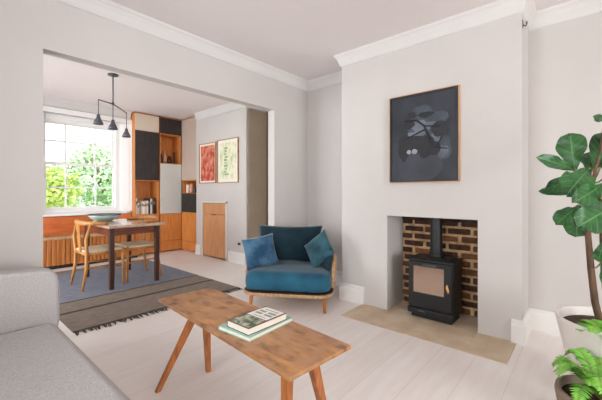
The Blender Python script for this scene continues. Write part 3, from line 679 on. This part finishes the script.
# books on it
M['teal'] = mat('mint_cloth', (150, 196, 180), .7, (140, 186, 170), 30)
M['tealdark'] = mat('dark_green_cover', (62, 104, 88), .5, (80, 124, 104), 20)
M['covergreen'] = mat('cover_photograph', (60, 84, 62), .5, (186, 184, 160), 28, detail=5, lo=.4, hi=.62)
M['coverwhite'] = mat('cover_white', (226, 224, 214), .5, (232, 230, 222), 20)
M['coverdark'] = mat('cover_brown_border', (110, 74, 62), .5, (90, 62, 52), 20)
M['letters'] = mat('cover_letters', (146, 150, 140), .6)
def big_book(label, loc, rz, w, l, h, cover, face):
    t = thing('book', label, 'book', loc, rz, 'books on the coffee table')
    MB().box(0, l, 0, w, 0, .003).box(0, l, 0, w, h-.003, h).box(0, l, w-.003, w, 0, h).build('cover', cover, t, bevel=.001)
    MB().box(.003, l-.003, .003, w-.0032, .0032, h-.0032).build('pages', 'bookwhite', t)
    return t
ang = math.atan2(1.19-1.171, 1.299-.974)
big_book('mint green book lying under the white one on the coffee table', (.984, 1.172, .4625), ang, .225, .312, .020, 'teal', None)
t = big_book('thick white book with a green photograph on its cover, top of the coffee table pair', (.992, 1.19, .4828), ang-.05, .165, .262, .034, 'coverdark', None)
MB().box(.006, .115, .010, .155, .0341, .0346).build('cover_photo', 'covergreen', t)
MB().box(.122, .256, .010, .155, .0341, .0346).build('cover_panel', 'coverwhite', t)
mb = MB()
for k, (x_, y_, a, b_) in enumerate(((.16, .02, .02, .055), (.19, .02, .02, .055), (.16, .09, .02, .05), (.19, .09, .02, .05), (.225, .03, .008, .1), (.135, .03, .006, .09))): mb.box(x_, x_+a, y_, y_+b_, .0347, .0350)
mb.build('cover_lettering', 'letters', t)

# sofa: seat along the left, arm at the far end
t = thing('sofa', 'light grey tweed sofa at the lower left with a padded far arm', 'sofa', (0, 0, 0))
MB().box(-.55, .44, .05, 2.44, .12, .27).build('base', 'sofa', t, bevel=.02, seg=3)
MB().layers(rrect(-.40, .50, .17, 2.30, .07), [(.272, .02), (.285, .004), (.32, -.004), (.375, 0), (.40, .010), (.415, .025), (.424, .04), (.428, .055)]).build('seat_cushion', 'sofa', t, smooth=True)
am = [(-.55, .12), (.46, .12), (.48, .2), (.520, .42), (.518, .62), (.508, .675), (.488, .70), (.45, .713), (.30, .722), (.10, .745), (-.1, .77), (-.55, .78)]
for nm, y0, y1 in (('arm', 2.30, 2.46), ('arm', .0, .16)):
    mb = MB(); n = len(am); vs = []
    for y, s in ((y0, .975), (y0+.012, .99), (y0+.03, 1), (y1-.03, 1), (y1-.012, .99), (y1, .975)):
        for px, pz in am: vs.append((-.05+(px+.05)*s, y, .42+(pz-.42)*s))
    mb.add(vs, [(i*n+j, i*n+(j+1) % n, (i+1)*n+(j+1) % n, (i+1)*n+j) for i in range(5) for j in range(n)] + [tuple(range(n)), tuple(5*n+j for j in range(n-1, -1, -1))])
    mb.build(nm, 'sofa', t, smooth=False, bevel=.012, seg=3)
MB().box(-.62, -.42, .0, 2.46, .12, .80).build('backrest', 'sofa', t, bevel=.05, seg=4)
for x_ in (-.5, .36):
    for y_ in (.12, 2.38): MB().tube([(x_, y_, 0), (x_, y_, .12)], [.014, .02], 10).build('leg', 'legoak', t, smooth=True)

# little hook on the chimney corner under the cornice
t = thing('wall_bracket', 'tiny grey metal bracket on the chimney side just below the cornice', 'bracket', (3.0, .372, 2.44))
MB().box(-.012, .012, -.006, -.0005, -.03, .03).build('plate', 'steel', t, bevel=.002)
MB().tube([(0, -.006, -.01), (0, -.02, -.02), (0, -.028, -.008), (0, -.026, .012)], .005, 8).build('hook', 'steel', t, smooth=True)

# ================================================================== plants
def leaf_mb(base, tip, width, up=None, seed=0, n=14, m=8, droop=.10, fold=.18, off=(0, 0, 0)):
    base = Vector(base); tip = Vector(tip); ax = tip-base; l = ax.length; ax.normalize()
    view = (Vector((-.2, -.1, 1.25)) - (base+tip)/2).normalized() if up is None else Vector(up).normalized()
    sd = ax.cross(view).normalized(); nn = sd.cross(ax).normalized()
    random.seed(seed); tilt = random.uniform(-.3, .3)
    sd, nn = (sd*math.cos(tilt)+nn*math.sin(tilt)), (nn*math.cos(tilt)-sd*math.sin(tilt))
    mb = MB(); mb.uv = []
    for side in (0, 1):
        for i in range(n+1):
            v = i/n
            wv = width/2*max(.03, math.sin(PI*min(1, v**1.9*.97+.02))**.6*(.86+.14*v))+width*.10*math.sin(PI*v)**2*(1-v)
            if v > .985: wv = width*.03
            for j in range(m+1):
                u = j/m*2-1
                p = base + ax*(l*v) + sd*(wv*u) + nn*(fold*wv*abs(u) - droop*l*(2*v-1)**2*.6 + droop*l*.3 + .012*math.sin(v*17+seed+u*2)*abs(u)*(width/.13)) - nn*(.0014*side)
                mb.v.append(p - Vector(off)); mb.uv.append((j/m, v))
    K = (n+1)*(m+1)
    for i in range(n):
        for j in range(m):
            a = i*(m+1)+j; mb.f.append((a, a+1, a+m+2, a+m+1)); mb.f.append((K+a, K+a+m+1, K+a+m+2, K+a+1))
    return mb
PC = (2.47, -.098, 0)
pt = thing('plant_pot', 'large white tapered plant pot in the corner right of the chimney', 'pot', PC)
MB().lathe([(.135, 0), (.148, .012), (.242, .438), (.245, .45), (.228, .45), (.222, .435), (.20, .36)], n=48).build('pot_wall', 'pot', pt, smooth=True, bevel=.003)
MB().lathe([(.205, .37), (.223, .402), (.15, .41), (.05, .415)], n=32).build('soil', 'soil', pt, smooth=True)
t = thing('fiddle_leaf_fig', 'tall fiddle-leaf fig with large glossy leaves growing in the white pot', 'plant', (PC[0], PC[1], .41))
OFF = (PC[0], PC[1], .41)
MB().tube([(2.435, -.060, .412), (2.417, -.033, .552), (2.403, -.017, .727), (2.392, -.004, .92), (2.399, -.012, 1.084), (2.406, -.021, 1.232)], [.018, .017, .016, .014, .012, .010], 10).tube([(2.406, -.021, 1.2), (2.45, -.04, 1.3), (2.506, -.06, 1.393), (2.521, -.077, 1.573)], [.009, .009, .008, .006], 8).build('trunk', 'bark', t, smooth=True, off=OFF)
MB().tube([(2.511, -.09, .412), (2.50, -.068, .718), (2.442, -.062, .92), (2.367, -.052, 1.113), (2.33, -.03, 1.19)], [.013, .012, .011, .010, .008], 9).build('stem', 'bark', t, smooth=True, off=OFF)
LV = [
    ((2.345, 0.05, 1.276), (2.366, 0.071, 1.485), 0.166),
    ((2.352, 0.041, 1.271), (2.138, 0.196, 1.341), 0.081),
    ((2.382, 0.038, 1.244), (2.162, 0.168, 1.166), 0.092),
    ((2.266, -0.012, 1.28), (2.059, 0.074, 1.145), 0.166),
    ((2.453, 0.017, 1.156), (2.243, 0.197, 1.161), 0.062),
    ((2.205, -0.063, 1.194), (2.006, 0.042, 1.108), 0.116),
    ((2.237, -0.101, 1.091), (1.992, 0.028, 0.997), 0.172),
    ((2.434, 0.038, 1.076), (2.327, 0.131, 0.976), 0.113),
    ((2.412, 0.034, 1.083), (2.427, 0.047, 0.9), 0.141),
    ((2.547, -0.031, 1.272), (2.661, -0.085, 1.519), 0.141),
    ((2.3, -0.051, 1.28), (2.235, -0.129, 1.36), 0.131),
    ((2.525, -0.004, 1.26), (2.666, -0.014, 1.4), 0.101),
    ((2.521, -0.077, 1.562), (2.413, -0.029, 1.567), 0.050),
    ((2.313, -0.066, 1.228), (2.149, -0.183, 1.182), 0.146),
    ((2.348, -0.075, 1.035), (2.149, -0.183, 0.958), 0.147),
    ((2.518, -0.072, 1.393), (2.677, -0.179, 1.544), 0.160),
    ((2.374, -0.06, 0.782), (2.278, -0.102, 0.652), 0.083),
    ((2.381, -0.068, 0.899), (2.401, -0.045, 0.776), 0.070),
]
trunkpts = [Vector(p) for p in ((2.403, -.017, .727), (2.392, -.004, .92), (2.399, -.012, 1.084), (2.406, -.021, 1.2), (2.45, -.04, 1.3), (2.506, -.06, 1.393), (2.521, -.077, 1.573), (2.442, -.062, .92), (2.367, -.052, 1.113), (2.500, -.068, .718))]
for i, (a, b_, w_) in enumerate(LV):
    w_ *= .84
    lf = leaf_mb(a, b_, w_, seed=i, off=OFF).build('leaf', 'figleaf', t, smooth=True)
    q = min(trunkpts, key=lambda p: (p-Vector(a)).length)
    e = Vector(a).lerp(Vector(b_), .06)
    MB().tube([q, q.lerp(Vector(a), .6)+Vector((0, 0, -.008)), Vector(a), e], [.005, .004, .004, .002], 6).build('leaf_stalk', 'leafstem', lf, smooth=True, off=OFF)

def frond(mb_leaf, mb_stem, base, az, length, rise, droop, seed, pw=.06):
    random.seed(seed); n = 30; pts = []
    for i in range(n+1):
        v = i/n; r = length*v*(1-.12*v); z = rise*math.sin(v*PI*.62) - droop*v*v
        pts.append(Vector(base)+Vector((math.cos(az+.25*v)*r, math.sin(az+.25*v)*r, z)))
    mb_stem.tube(pts, [.0035*(1-.7*i/n) for i in range(n+1)], 5)
    for i in range(3, n):
        v = i/n; tdir = (pts[i+1]-pts[i-1]).normalized() if i < n else tdir
        sd = tdir.cross(Vector((0, 0, 1))).normalized()
        l = pw*math.sin(PI*min(1, (v-.08)*1.02))**.7*(1.05-.35*v)
        for s in (-1, 1):
            d = (sd*s+tdir*.45+Vector((0, 0, random.uniform(-.25, .05)))).normalized(); p = pts[i]; q = tdir*.0045
            u = Vector((0, 0, .002))
            mb_leaf.add([p-q*.6, p+d*l*.5-q*1.2+u, p+d*l, p+d*l*.5+q*1.2+u, p+q*.6], [(0, 1, 2, 3, 4)])
def fern(label, base, specs, name='fern', root=None):
    t = thing(name, label, 'plant', base)
    ml, ms = MB(), MB()
    for k, (az, ln, rise, dr) in enumerate(specs):
        ml, ms = MB(), MB(); frond(ml, ms, (0, 0, 0), az, ln, rise, dr, k+3)
        o = ml.build('frond', 'fern', t); ms.build('stem', 'leafstem', o, smooth=True)
    return t
# front fern in a clay pot
FC = (2.045, -.05)
p2 = thing('clay_pot', 'small taupe clay pot holding the bright fern in the lower right corner', 'pot', (FC[0], FC[1], 0))
MB().lathe([(.12, 0), (.135, .01), (.16, .13), (.172, .20), (.168, .222), (.154, .222), (.146, .19)], n=36).build('pot_wall', 'claypot', p2, smooth=True)
MB().lathe([(.13, .17), (.148, .19), (.05, .195)], n=28).build('soil', 'soil', p2, smooth=True)
random.seed(21)
sp = [(k*2*PI/13+random.uniform(-.15, .15), random.uniform(.20, .28), random.uniform(.13, .21), random.uniform(.06, .12)) for k in range(15)] + [(k*1.3, .13, .13, .02) for k in range(3)]
fern('bright green fern with arching fronds in the clay pot at lower right', (FC[0], FC[1], .196), sp)
sp = [(k*2*PI/9+.4, random.uniform(.10, .15), random.uniform(.05, .09), .04) for k in range(9)]
fern('small bright green fern growing at the foot of the fig in the white pot', (2.32, -.065, .40), sp)
